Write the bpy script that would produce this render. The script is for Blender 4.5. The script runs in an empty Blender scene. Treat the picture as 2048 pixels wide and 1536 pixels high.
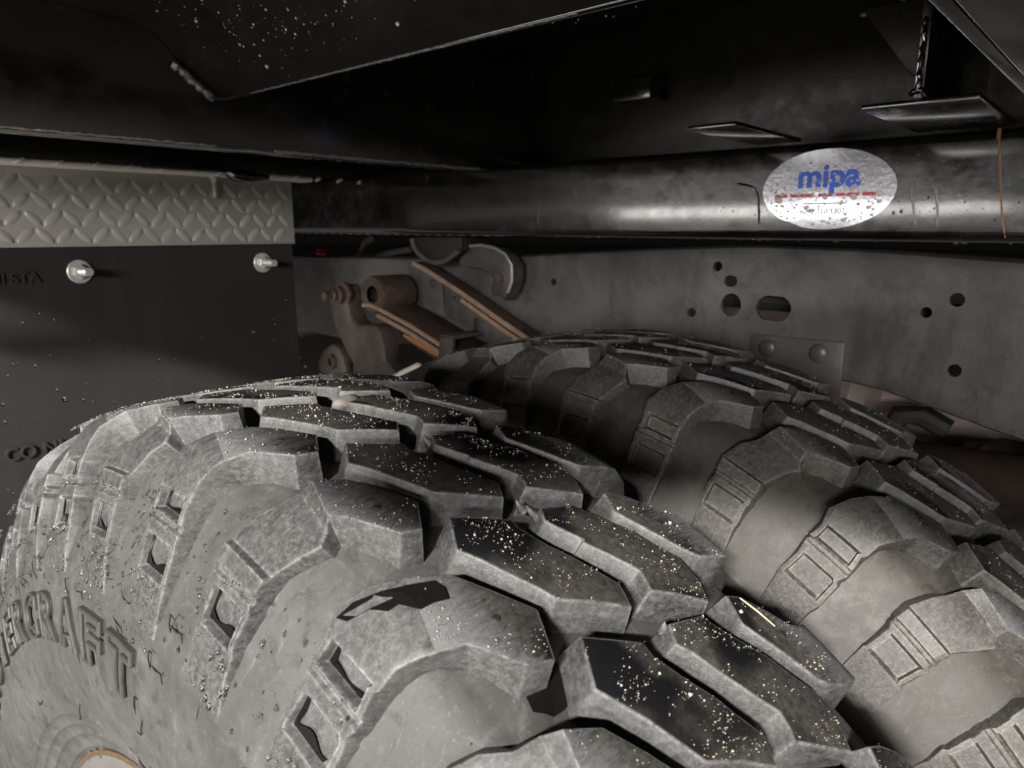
import bpy, bmesh, math, random
from mathutils import Vector, Matrix
import mathutils.noise as mnoise
rnd = random.Random(11)
S = bpy.context.scene
C = bpy.data.collections.new('scene_objects'); S.collection.children.link(C)
rad = math.radians

# ------------------------------------------------------------ camera
cam = bpy.data.cameras.new('camera'); cam_o = bpy.data.objects.new('camera', cam); C.objects.link(cam_o)
yaw, pitch = 0.843674, 0.210111
fwd = Vector((math.sin(yaw)*math.cos(pitch), math.cos(yaw)*math.cos(pitch), -math.sin(pitch)))
rgt = Vector((math.cos(yaw), -math.sin(yaw), 0)); up = rgt.cross(fwd)
CAM = Vector((-0.15499, -0.30198, 0.48333))
cam_o.matrix_world = Matrix(((rgt.x, up.x, -fwd.x, CAM.x), (rgt.y, up.y, -fwd.y, CAM.y), (rgt.z, up.z, -fwd.z, CAM.z), (0, 0, 0, 1)))
cam.lens = 25.195; cam.sensor_width = 36; cam.clip_start = 0.01; cam.clip_end = 200
cam.dof.use_dof = True; cam.dof.focus_distance = 0.32; cam.dof.aperture_fstop = 20.0
S.camera = cam_o
# ------------------------------------------------------------ world, lamps, exposure
w = bpy.data.worlds.new('World'); S.world = w; w.use_nodes = True
w.node_tree.nodes['Background'].inputs[0].default_value = (1.0, 0.98, 0.95, 1)
w.node_tree.nodes['Background'].inputs[1].default_value = 0.003

def lamp(name, loc, target, size, size_y, power, col):
    l = bpy.data.lights.new(name, 'AREA'); l.shape = 'RECTANGLE'; l.size = size; l.size_y = size_y
    l.energy = power; l.color = col
    o = bpy.data.objects.new(name, l); C.objects.link(o); o.location = loc
    o.rotation_euler = (Vector(target) - Vector(loc)).to_track_quat('-Z', 'Y').to_euler()
    return o
lamp('side_lamp', (-3.5, -1.7, 2.12), (0, 0, .3), .5, .12, 540, (1.0, .955, .90))
lamp('low_lamp', (-3.7, -2.3, .96), (0.3, 0, .35), 1.8, .44, 165, (1.0, .96, .92))
lamp('doorway_lamp', (-4.2, 2.0, .18), (0.4, .4, .4), 3.2, .40, 44, (1.0, .965, .91))
S.view_settings.view_transform = 'Standard'; S.view_settings.look = 'None'
S.view_settings.exposure = 0.0; S.view_settings.gamma = 1.0

# ------------------------------------------------------------ helpers
def tag(o, label=None, cat=None, group=None, kind=None):
    if label: o['label'] = label
    if cat: o['category'] = cat
    if group: o['group'] = group
    if kind: o['kind'] = kind
    return o
def empty(name, loc=(0, 0, 0)):
    o = bpy.data.objects.new(name, None); C.objects.link(o); o.location = loc; o.empty_display_size = .02
    return o
def link(name, me, parent=None):
    o = bpy.data.objects.new(name, me); C.objects.link(o)
    if parent: o.parent = parent
    return o
def finish(bm, name, mats, sharp=35, smooth=True):
    bmesh.ops.recalc_face_normals(bm, faces=bm.faces)
    me = bpy.data.meshes.new(name); bm.to_mesh(me); bm.free()
    for m in mats: me.materials.append(m)
    if smooth:
        for p in me.polygons: p.use_smooth = True
        me.set_sharp_from_angle(angle=rad(sharp))
    return me
def obj(name, bm, mats, parent=None, sharp=35, smooth=True):
    if not isinstance(mats, (list, tuple)): mats = [mats]
    return link(name, finish(bm, name, mats, sharp, smooth), parent)
def box(bm, x0, x1, y0, y1, z0, z1, bev=0.0, seg=2):
    vs = [bm.verts.new((x, y, z)) for x in (x0, x1) for y in (y0, y1) for z in (z0, z1)]
    idx = [(0, 1, 3, 2), (4, 6, 7, 5), (0, 4, 5, 1), (2, 3, 7, 6), (0, 2, 6, 4), (1, 5, 7, 3)]
    fs = [bm.faces.new([vs[i] for i in f]) for f in idx]
    if bev:
        es = list({e for f in fs for e in f.edges})
        bmesh.ops.bevel(bm, geom=es, offset=bev, segments=seg, affect='EDGES', profile=.5)
def tube(bm, pts, r, n=10, caps=True):
    pts = [Vector(p) for p in pts]; rings = []
    rs = r if isinstance(r, (list, tuple)) else [r]*len(pts)
    a0 = None
    for i, p in enumerate(pts):
        d = (pts[min(i+1, len(pts)-1)] - pts[max(i-1, 0)]).normalized()
        if a0 is None:
            a0 = d.orthogonal().normalized()
        a0 = (a0 - d*a0.dot(d)).normalized(); b = d.cross(a0)
        rings.append([bm.verts.new(p + rs[i]*(a0*math.cos(2*math.pi*k/n) + b*math.sin(2*math.pi*k/n))) for k in range(n)])
    for A, B in zip(rings, rings[1:]):
        for k in range(n): bm.faces.new((A[k], A[(k+1) % n], B[(k+1) % n], B[k]))
    if caps: bm.faces.new(rings[0][::-1]); bm.faces.new(rings[-1])
def prism(bm, poly, fa, fb, bev=0.0, seg=2):
    """poly of 2D points; fa / fb map a 2D point to the front and back 3D position"""
    A = [bm.verts.new(fa(*p)) for p in poly]; B = [bm.verts.new(fb(*p)) for p in poly]
    n = len(poly); fs = [bm.faces.new(A), bm.faces.new(B[::-1])]
    for i in range(n): fs.append(bm.faces.new((A[i], B[i], B[(i+1) % n], A[(i+1) % n])))
    if bev:
        bmesh.ops.recalc_face_normals(bm, faces=fs)
        es = list({e for f in fs for e in f.edges})
        bmesh.ops.bevel(bm, geom=es, offset=bev, segments=seg, affect='EDGES', profile=.5)
def plateX(bm, poly, x0, x1, bev=.0015):          # poly in (y, z), thickness along x
    prism(bm, poly, lambda y, z: (x0, y, z), lambda y, z: (x1, y, z), bev)
def plateY(bm, poly, y0, y1, bev=.0015):          # poly in (x, z)
    prism(bm, poly, lambda x, z: (x, y0, z), lambda x, z: (x, y1, z), bev)
def plateZ(bm, poly, z0, z1, bev=.0015):          # poly in (x, y)
    prism(bm, poly, lambda x, y: (x, y, z0), lambda x, y: (x, y, z1), bev)
def lathe(bm, prof, n, axis='x', a0=0.0, a1=2*math.pi):
    full = abs(a1-a0-2*math.pi) < 1e-6
    m = n if full else n+1; rings = []
    for k in range(m):
        a = a0 + (a1-a0)*k/n
        rings.append([bm.verts.new((u, -r*math.sin(a), r*math.cos(a))) for u, r in prof])
    for k in range(n):
        A, B = rings[k], rings[(k+1) % m]
        for i in range(len(prof)-1): bm.faces.new((A[i], A[i+1], B[i+1], B[i]))

# ------------------------------------------------------------ materials
class N:
    def __init__(s, name):
        s.m = bpy.data.materials.new(name); s.m.use_nodes = True; s.t = s.m.node_tree
        s.b = s.t.nodes['Principled BSDF']
        s.tc = s.t.nodes.new('ShaderNodeTexCoord'); s.oi = s.t.nodes.new('ShaderNodeObjectInfo')
        s.vec = None
    def n(s, typ, **k):
        x = s.t.nodes.new(typ)
        for a, v in k.items(): setattr(x, a, v)
        return x
    def l(s, a, b): s.t.links.new(a, b)
    def coord(s, scale=(1, 1, 1), rand=True):
        mp = s.n('ShaderNodeMapping'); mp.inputs['Scale'].default_value = scale
        s.l(s.tc.outputs['Object'], mp.inputs['Vector'])
        if rand:
            mu = s.n('ShaderNodeMath', operation='MULTIPLY'); mu.inputs[1].default_value = 37.0
            s.l(s.oi.outputs['Random'], mu.inputs[0])
            ad = s.n('ShaderNodeVectorMath', operation='ADD'); s.l(mp.outputs[0], ad.inputs[0]); s.l(mu.outputs[0], ad.inputs[1])
            return ad.outputs[0]
        return mp.outputs[0]
    def noise(s, scale, detail=4, rough=.6, vec=None, dist=0.0):
        x = s.n('ShaderNodeTexNoise'); x.inputs['Scale'].default_value = scale; x.inputs['Detail'].default_value = detail
        x.inputs['Roughness'].default_value = rough; x.inputs['Distortion'].default_value = dist
        s.l(vec if vec is not None else s.coord(), x.inputs['Vector'])
        return x.outputs['Fac']
    def ramp(s, fac, stops):
        x = s.n('ShaderNodeValToRGB'); e = x.color_ramp.elements
        while len(e) < len(stops): e.new(.5)
        for i, (p, c) in enumerate(stops):
            e[i].position = p; e[i].color = (c, c, c, 1) if not isinstance(c, tuple) else (*c, 1)
        s.l(fac, x.inputs[0]); return x.outputs[0]
    def mix(s, fac, a, b, mode='MIX'):
        x = s.n('ShaderNodeMix', data_type='RGBA', blend_type=mode)
        for sock, v in ((x.inputs[0], fac), (x.inputs[6], a), (x.inputs[7], b)):
            if isinstance(v, (int, float)): sock.default_value = v
            elif isinstance(v, tuple): sock.default_value = (*v, 1)
            else: s.l(v, sock)
        return x.outputs[2]
    def math(s, op, a, b=0.0, clamp=False):
        x = s.n('ShaderNodeMath', operation=op, use_clamp=clamp)
        for sock, v in ((x.inputs[0], a), (x.inputs[1], b)):
            if isinstance(v, (int, float)): sock.default_value = v
            else: s.l(v, sock)
        return x.outputs[0]
    def bump(s, h, strength=.3, dist=.001, prev=None):
        x = s.n('ShaderNodeBump'); x.inputs['Strength'].default_value = strength; x.inputs['Distance'].default_value = dist
        s.l(h, x.inputs['Height'])
        if prev is not None: s.l(prev, x.inputs['Normal'])
        return x.outputs[0]
    def edge(s, radius=.002, samples=6):
        bv = s.n('ShaderNodeBevel', samples=samples); bv.inputs['Radius'].default_value = radius
        g = s.n('ShaderNodeNewGeometry'); d = s.n('ShaderNodeVectorMath', operation='DOT_PRODUCT')
        s.l(bv.outputs[0], d.inputs[0]); s.l(g.outputs['Normal'], d.inputs[1])
        return s.math('MULTIPLY', s.math('SUBTRACT', 1.0, d.outputs['Value']), 5.0, True)
    def set(s, **k):
        for a, v in k.items():
            sock = s.b.inputs[a.replace('_', ' ')]
            if isinstance(v, (int, float)): sock.default_value = v
            elif isinstance(v, tuple): sock.default_value = (*v, 1) if len(v) == 3 else v
            else: s.l(v, sock)
        return s.m
def simple(name, col, rough, metal=0.0, var=.35, scale=40, bumpd=.0003, spec=.5):
    s = N(name); f = s.noise(scale, 5, .65)
    lo = tuple(c*(1-var) for c in col); hi = tuple(min(1, c*(1+var)) for c in col)
    c = s.mix(f, lo, hi)
    r = s.math('ADD', s.math('MULTIPLY', s.noise(scale*.6, 4), .3), rough-.15)
    b = s.bump(s.noise(scale*8, 3), .35, bumpd)
    return s.set(Base_Color=c, Roughness=r, Metallic=metal, Normal=b, Specular_IOR_Level=spec)

# rubber that has been dusted with dried road grime (flanks, voids, sidewall)
def dust_layers(s, t=(1, 1, 1)):
    T = lambda *c: tuple(a*b for a, b in zip(c, t))
    n1 = s.noise(30, 6, .7); n2 = s.noise(1.0, 8, .8, vec=s.coord((260, 430, 430)), dist=.25); n3 = s.noise(900, 4, .7); n4 = s.noise(75, 7, .75, dist=.5)
    base = s.mix(s.ramp(n1, [(.3, 0.0), (.7, 1.0)]), T(.027, .027, .0275), T(.068, .0675, .067))
    base = s.mix(s.ramp(n4, [(.36, .75), (.50, 0.0)]), base, T(.018, .0178, .0175))
    base = s.mix(s.ramp(n2, [(.44, 0.0), (.74, .6)]), base, T(.185, .184, .183))
    base = s.mix(s.ramp(n3, [(.58, 0.0), (.70, .35)]), base, T(.25, .24, .22))
    return base, n1, n2, n3
def make_dust(name, t):
    s = N(name); base, n1, n2, n3 = dust_layers(s, t)
    ed = s.math('MULTIPLY', s.edge(.0026), s.ramp(s.noise(260, 7, .8), [(.42, 0.0), (.62, 1.0)]))
    base = s.mix(s.math('MULTIPLY', ed, .9), base, tuple(a*b for a, b in zip((.34, .335, .325), t)))
    return s.set(Base_Color=base, Roughness=s.ramp(n1, [(.3, .40), (.7, .66)]), Specular_IOR_Level=.5,
                 Normal=s.bump(n3, .2, .0005, s.bump(n2, .3, .0008)))
def make_side(name, t):
    s = N(name); T = lambda *c: tuple(a*b for a, b in zip(c, t))
    n1 = s.noise(14, 6, .65); n2 = s.noise(85, 8, .75, dist=.4); n3 = s.noise(620, 5, .7); n4 = s.noise(1.0, 6, .75, vec=s.coord((40, 260, 40)), dist=.3)
    base = s.mix(s.ramp(n1, [(.3, 0.0), (.7, 1.0)]), T(.042, .0415, .0405), T(.084, .083, .081))
    base = s.mix(s.ramp(n2, [(.34, .8), (.47, 0.0)]), base, T(.036, .033, .031))
    base = s.mix(s.ramp(n2, [(.55, 0.0), (.72, .55)]), base, T(.15, .148, .144))
    base = s.mix(s.ramp(n4, [(.60, 0.0), (.72, .35)]), base, T(.19, .187, .181))
    base = s.mix(s.ramp(n3, [(.60, 0.0), (.72, .5)]), base, T(.19, .185, .176))
    return s.set(Base_Color=base, Roughness=s.ramp(n2, [(.3, .46), (.6, .66)]), Specular_IOR_Level=.42,
                 Normal=s.bump(n3, .2, .0004, s.bump(n2, .25, .0008)))
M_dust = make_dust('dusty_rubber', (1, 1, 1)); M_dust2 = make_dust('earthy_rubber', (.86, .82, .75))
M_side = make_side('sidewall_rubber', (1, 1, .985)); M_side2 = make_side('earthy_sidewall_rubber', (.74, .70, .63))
# tread face: worn black, partly wet, thin brown film in places; scuffed grey band towards the shoulder
s = N('worn_tread_rubber')
base, d1, d2, d3 = dust_layers(s)
n1 = s.noise(26, 2, .45); n2 = s.noise(420, 6, .75); n3 = s.noise(900, 2)
sc = s.noise(1.0, 7, .75, vec=s.coord((120, 420, 420)), dist=1.6)
film = s.ramp(n1, [(.40, 0.0), (.50, 1.0)])
col = s.mix(film, (.008, .008, .009), s.mix(s.ramp(n2, [(.35, 0.0), (.7, 1.0)]), (.016, .015, .0135), (.062, .058, .051)))
sx = s.n('ShaderNodeSeparateXYZ'); s.l(s.tc.outputs['Object'], sx.inputs[0])
ax = s.math('ABSOLUTE', sx.outputs[0])
band = s.n('ShaderNodeMapRange'); band.inputs[1].default_value = .034; band.inputs[2].default_value = .072
s.l(ax, band.inputs[0])
sf = s.math('ADD', s.math('MULTIPLY', sc, 1.6), s.math('MULTIPLY', band.outputs[0], 1.5))
scuff = s.ramp(s.math('SUBTRACT', sf, 1.24), [(.05, 0.0), (.75, 1.0)])
col = s.mix(s.math('MULTIPLY', scuff, .55), col, (.060, .063, .070))
col = s.mix(scuff, col, s.mix(.5, base, (.19, .195, .20)))
ed = s.math('MULTIPLY', s.edge(.0018), s.ramp(s.noise(480, 5, .7), [(.38, 0.0), (.6, 1.0)]))
col = s.mix(s.math('MULTIPLY', ed, .8), col, (.26, .255, .245))
ro = s.math('MAXIMUM', s.math('MAXIMUM', s.ramp(film, [(0, .14), (1, .62)]), s.math('MULTIPLY', scuff, .75)), s.math('MULTIPLY', ed, .7))
M_top = s.set(Base_Color=col, Roughness=ro, Specular_IOR_Level=.4, Normal=s.bump(s.math('MULTIPLY', sc, s.math('ADD', scuff, .1)), .6, .0010, s.bump(s.math('MULTIPLY', n2, film), .35, .0005)))
# gloss black chassis paint
s = N('black_chassis_paint')
n1 = s.noise(9, 4); n2 = s.noise(160, 4, .6); n3 = s.noise(45, 5, .7)
col = s.mix(s.ramp(n3, [(.45, 0.0), (.8, 1.0)]), (.004, .004, .004), (.014, .013, .012))
M_paint = s.set(Base_Color=col, Roughness=s.ramp(n3, [(.3, .14), (.75, .32)]), Specular_IOR_Level=.9,
                Normal=s.bump(n2, .12, .0006, s.bump(n1, .3, .002)), Coat_Weight=.8, Coat_Roughness=.10)
s = N('matt_black_underside')
n3 = s.noise(30, 5, .7); n2 = s.noise(300, 3)
M_under = s.set(Base_Color=s.mix(n3, (.0025, .0025, .0025), (.008, .0078, .0075)), Roughness=s.ramp(n3, [(.3, .3), (.7, .6)]),
                Normal=s.bump(n2, .3, .0006))
M_semi = simple('semigloss_black_paint', (.020, .019, .018), .30, .3, .5, 120, .0008)
# bare grey-brown frame steel
s = N('frame_rail_steel')
n1 = s.noise(9, 6, .68, dist=.4); n2 = s.noise(22, 8, .78, dist=.5); n3 = s.noise(220, 4); n4 = s.noise(1.0, 5, .7, vec=s.coord((60, 26, 5)))
col = s.mix(s.ramp(n1, [(.36, 0.0), (.62, 1.0)]), (.044, .042, .0405), (.094, .089, .085))
col = s.mix(s.ramp(n4, [(.50, 0.0), (.66, .7)]), col, (.046, .039, .035))
col = s.mix(s.ramp(n2, [(.53, 0.0), (.64, .8)]), col, (.044, .034, .029))
col = s.mix(s.ramp(n2, [(.30, .55), (.42, 0.0)]), col, (.100, .094, .089))
col = s.mix(s.ramp(s.noise(380, 3), [(.64, 0.0), (.70, .8)]), col, (.02, .018, .016))
M_rail = s.set(Base_Color=col, Roughness=s.ramp(n2, [(.3, .30), (.7, .50)]), Specular_IOR_Level=.45, Normal=s.bump(n3, .3, .0008, s.bump(n2, .25, .001)))
# rusty spring steel
s = N('rusty_spring_steel')
n1 = s.noise(28, 6, .7); n2 = s.noise(140, 5, .7)
col = s.mix(s.ramp(n1, [(.3, 0.0), (.7, 1.0)]), (.024, .016, .012), (.078, .052, .038))
col = s.mix(s.ramp(n2, [(.56, 0.0), (.72, .7)]), col, (.17, .095, .05))
M_rust = s.set(Base_Color=col, Roughness=.62, Normal=s.bump(n2, .5, .001))
M_edge = simple('ground_spring_edge', (.30, .205, .15), .5, 0.15, .6, 90, .0012)
M_orange = simple('orange_rust', (.30, .12, .04), .75, 0, .5, 150)
M_dkrust = simple('dark_rust', (.016, .009, .006), .8, 0, .6, 60, .0008, .2)
M_cast = simple('brown_cast_iron', (.066, .053, .046), .48, 0, .65, 70, .0016)
M_zinc = simple('bright_zinc', (.60, .59, .56), .32, .45, .2, 120)
# aluminium checker plate
s = N('aluminium_plate')
n1 = s.noise(14, 5, .65); n2 = s.noise(90, 4); n4 = s.noise(1.0, 4, vec=s.coord((14, 14, 160)))
col = s.mix(n1, (.27, .258, .24), (.42, .405, .38))
col = s.mix(s.ramp(n2, [(.58, 0.0), (.78, .6)]), col, (.20, .188, .172))
M_alu = s.set(Base_Color=col, Metallic=.12, Roughness=s.ramp(n1, [(.3, .36), (.7, .55)]), Normal=s.bump(n4, .1, .0005, s.bump(n2, .1, .0006)))
M_lip = simple('lit_aluminium_edge', (.84, .79, .74), .40, .15, .12, 60)  # paler than the plate: light caught by the edge is put into the colour
# mud flap
s = N('mud_flap_rubber')
n1 = s.noise(9, 5, .6); n2 = s.noise(.9, 5, .7, vec=s.coord((18, 18, 3))); n3 = s.noise(260, 3)
col = s.mix(n1, (.020, .0205, .022), (.034, .033, .031))
col = s.mix(s.ramp(n2, [(.55, 0.0), (.8, .5)]), col, (.040, .037, .033))
M_flap = s.set(Specular_IOR_Level=.22, Base_Color=col, Roughness=s.ramp(n2, [(.3, .42), (.7, .62)]), Normal=s.bump(n3, .12, .0004))
# sticker
s = N('silver_decal_film')
n1 = s.noise(60, 5, .7); n2 = s.noise(300, 3)
M_decal = s.set(Base_Color=s.mix(n1, (.26, .26, .30), (.46, .46, .50)), Metallic=1.0, Roughness=.20, Normal=s.bump(n2, .15, .0004, s.bump(n1, .12, .0008)))
M_blue = simple('blue_print', (.012, .11, .75), .35, 0, .1)
M_red = simple('red_print', (.55, .08, .09), .4, 0, .3, 300)
M_ink = simple('dark_ink', (.05, .06, .08), .4, 0, .3, 300)
M_run = simple('pale_paint_run', (.10, .095, .09), .3, .2, .4, 200)
M_rrun = simple('rust_run', (.22, .115, .04), .55, 0, .5, 200)
M_weld = simple('bare_weld_bead', (.34, .30, .28), .42, .55, .5, 300, .001)
M_grit = [simple('tan_grit', (.33, .29, .22), .8, 0, .3, 900), simple('pale_grit', (.40, .385, .35), .7, 0, .3, 900), simple('ochre_grit', (.34, .26, .15), .8, 0, .3, 900)]
M_straw = simple('dry_straw', (.36, .31, .21), .6, 0, .2, 300)
M_stone = simple('dusty_pebble', (.15, .14, .125), .85, 0, .4, 250, .001)
M_rim = simple('painted_rim_steel', (.16, .156, .15), .38, .2, .2, 60)
M_rimrust = simple('flaking_rim_rust', (.085, .056, .030), .7, .1, .7, 260, .0015)
M_void = simple('deep_black_rubber', (.010, .010, .010), .7)
M_ground = simple('wet_concrete', (.26, .25, .235), .55, 0, .4, 30, .004)
M_white = simple('lit_gap_white', (.90, .86, .77), .45, 0, .08)  # bright colour stands in for lit background seen through the gap
M_foil = simple('crinkled_pale_lining', (.34, .28, .26), .5, .2, .35, 30, .006)
M_redp = simple('red_light_spot', (.5, .03, .04), .4)
s = N('water'); s.set(Base_Color=(1, 1, 1), Roughness=.02, IOR=1.33, Transmission_Weight=1.0); M_water = s.m
s = N('glint_painted_water'); s.set(Base_Color=(.85, .83, .76), Roughness=.08, IOR=1.33, Transmission_Weight=.25, Coat_Weight=.5); M_glint_water = s.m  # pale diffuse colour paints the glints that clear drops would show
s = N('standing_water'); s.set(Base_Color=(.006, .006, .006), Roughness=.04, IOR=1.33); M_pool = s.m

# ------------------------------------------------------------ ground (far below the frame, it only bounces light)
bm = bmesh.new(); bmesh.ops.create_grid(bm, x_segments=4, y_segments=4, size=40)
g = obj('ground', bm, M_ground); g.location = (0, 0, -.405); tag(g, kind='structure')

# ------------------------------------------------------------ tyres
R = .405; D = .154328; UC = .0397
def US(u):
    v = abs(u)*.937
    if v > .070: v = .070 + (v-.070)*.87
    return math.copysign(v, u)
PO = [(.0, .405), (.060, .404), (.070, .4015), (.080, .396), (.0885, .386), (.095, .3745), (.1035, .356), (.109, .342), (.1125, .329), (.1165, .298)]
TH = [(.0, .0130), (.055, .0140), (.070, .0150), (.080, .0138), (.0857, .0120), (.0914, .0098), (.096, .0076), (.1, .0060), (.105, .0042), (.109, .0024), (.112, .0003), (.12, 0)]
PO = [(US(a), b) for a, b in PO]; TH = [(US(a), b) for a, b in TH]
def interp(t, x):
    if x <= t[0][0]: return t[0][1]
    for (a, b), (c, d) in zip(t, t[1:]):
        if x <= c: return b + (d-b)*(x-a)/(c-a)
    return t[-1][1]
def pnorm(u):
    e = .004; a, b = interp(PO, max(0, u-e)), interp(PO, min(PO[-1][0], u+e))
    du = min(PO[-1][0], u+e)-max(0, u-e); v = Vector((-(b-a), du)).normalized()
    return v          # (nu, nr) outward
def ppos(u, h):       # point on the lug skin at half-width u, lowered by h along the normal
    nu, nr = pnorm(u); return u - nu*h, interp(PO, u) - nr*h
def P3(u, r, th): return (u, -r*math.sin(th), r*math.cos(th))

LS_A = [(.0372, -2.0, .0469, .2, 0), (.0455, -3.95, .0565, -.15, 0), (.0531, -5.6, .0668, -2.55, 0), (.067, -6.75, .075, -3.2, 0),
        (.0765, -7.6, .0795, -3.55, 0), (.0857, -8.2, .0848, -3.9, 0), (.0902, -8.05, .0900, -4.1, 0),
        (.0910, -8.05, .0910, -4.1, 'p'), (.0945, -8.05, .0945, -4.08, 'p'), (.0952, -8.05, .0952, -4.06, 0),
        (.0957, -8.05, .0957, -4.05, -.0014), (.0964, -8.04, .0964, -4.03, -.0014), (.0969, -8.04, .0969, -4.0, 0),
        (.0992, -8.03, .0992, -3.98, 0), (.1000, -8.03, .1000, -3.96, 'p'), (.1048, -8.0, .1048, -3.85, 'p'), (.1055, -8.0, .1055, -3.83, 0),
        (.1085, -7.9, .1085, -3.75, 0), (.112, -7.7, .112, -3.6, 0)]
LS_B = [(.0369, -1.9, .0466, .23, 0), (.0435, -3.7, .0548, -.12, 0), (.0504, -5.55, .0648, -2.63, 0), (.0618, -6.45, .0690, -3.5, 0),
        (.0660, -6.9, .0725, -3.3, -.0060), (.0756, -7.3, .0780, -3.0, -.0064), (.0840, -8.0, .0845, -3.5, -.0050), (.0914, -8.6, .0918, -4.3, -.0032),
        (.0921, -8.6, .0925, -4.35, -.0005), (.0955, -8.55, .0956, -4.4, 0), (.0960, -8.5, .0961, -4.4, -.0012), (.0966, -8.5, .0967, -4.4, -.0012),
        (.0971, -8.4, .0972, -4.4, 0), (.0986, -8.35, .0986, -4.3, 0), (.0994, -8.3, .0994, -4.3, 'p'), (.1042, -8.2, .1042, -4.25, 'p'), (.1049, -8.2, .1049, -4.25, 0),
        (.1085, -8.0, .1085, -4.0, 0), (.112, -7.8, .112, -3.6, 0)]
SCL = lambda T: [(US(a), b*.98, US(c), d*.98, f) for a, b, c, d, f in T]
LS_A = SCL(LS_A); LS_B = SCL(LS_B)
RS_A = [(.0395, 2.65, .0334, 4.25, 0), (.0452, 3.05, .0395, 6.6, 0), (.0505, 4.1, .0437, 8.2, 0), (.0553, 5.5, .0475, 8.95, 0), (.060, 5.9, .060, 9.7, 0),
        (.068, 6.2, .068, 9.9, 0), (.078, 6.5, .078, 10.1, 0), (.086, 6.7, .086, 10.4, 0), (.100, 6.9, .100, 10.6, 0)]
RS_B = [(.0395, 2.65, .0334, 4.25, 0), (.0452, 3.05, .0395, 6.6, 0), (.0505, 4.1, .0437, 8.2, 0), (.0545, 5.5, .0475, 8.95, 0), (.0590, 5.8, .059, 9.6, 0),
        (.0630, 6.0, .0625, 9.75, 0), (.0670, 6.1, .0660, 9.8, -.006), (.078, 6.5, .078, 10.1, -.005), (.086, 6.7, .086, 10.4, 0), (.100, 6.9, .100, 10.6, 0)]
COLS = [0, .10, .13, .38, .62, .87, .90, 1.0]
def lug_mesh(rows, sign, name, seed):
    rr = random.Random(seed); bm = bmesh.new(); grid = []
    for (ub, tb, uf, tf, fl) in rows:
        line = []
        nj = [rr.uniform(-1, 1) for _ in range(2)]
        tb2 = tb + nj[0]*.17; tf2 = tf + nj[1]*.17
        for j, f in enumerate(COLS):
            u = ub + (uf-ub)*f; th = rad(tb2 + (tf2-tb2)*f)
            h = 0.0
            if fl == 'p': h = (.0042 if u < US(.097) else .0030) if 2 <= j <= 5 else 0.0
            elif fl: h = -fl
            uu, r = ppos(u, h); line.append(bm.verts.new(P3(sign*uu, r, th)))
        grid.append(line)
    lowb, lowf = [], []
    for (ub, tb, uf, tf, fl), line in zip(rows, grid):
        for (u, t, sg, lst) in ((ub, tb, -1, lowb), (uf, tf, 1, lowf)):
            h = interp(TH, u) + .004; uu, r = ppos(u, h)
            lst.append(bm.verts.new(P3(sign*uu, r, rad(t) + sg*.0030/R*min(1, h/.012))))
    # inner end drops to the void floor, leaning inwards
    endl = []
    ub, tb, uf, tf, fl = rows[0]
    for j, f in enumerate(COLS):
        if j == 0: endl.append(lowb[0]); continue
        if j == len(COLS)-1: endl.append(lowf[0]); continue
        u = ub + (uf-ub)*f; uu, r = ppos(u, .0165)
        endl.append(bm.verts.new(P3(sign*uu, r, rad(tb + (tf-tb)*f))))
    for v in endl: v.co.x -= sign*.0022
    tops = []
    for a, (A, B) in enumerate(zip(grid, grid[1:])):
        for j in range(len(COLS)-1):
            f = bm.faces.new((A[j], A[j+1], B[j+1], B[j])); umax = max(rows[a+1][0], rows[a+1][2])
            flat = rows[a][4] == 0 and rows[a+1][4] == 0
            f.material_index = 1 if (umax < .0735 and flat) else 0; tops.append(f)
    for a in range(len(grid)-1):
        bm.faces.new((grid[a][0], grid[a+1][0], lowb[a+1], lowb[a])); bm.faces.new((grid[a][-1], lowf[a], lowf[a+1], grid[a+1][-1]))
    for j in range(len(COLS)-1): bm.faces.new((grid[0][j], endl[j], endl[j+1], grid[0][j+1]))
    bmesh.ops.recalc_face_normals(bm, faces=bm.faces)
    es = [e for e in bm.edges if len(e.link_faces) == 2 and ((e.link_faces[0] in tops) != (e.link_faces[1] in tops))]
    es += [e for e in bm.edges if len(e.link_faces) == 2 and not any(f in tops for f in e.link_faces) and e.calc_face_angle(0) > .5]
    bmesh.ops.bevel(bm, geom=es, offset=.0008, segments=2, affect='EDGES', profile=.5, clamp_overlap=True, material=0)
    return finish(bm, name, [M_dust, M_top], 32)

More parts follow.
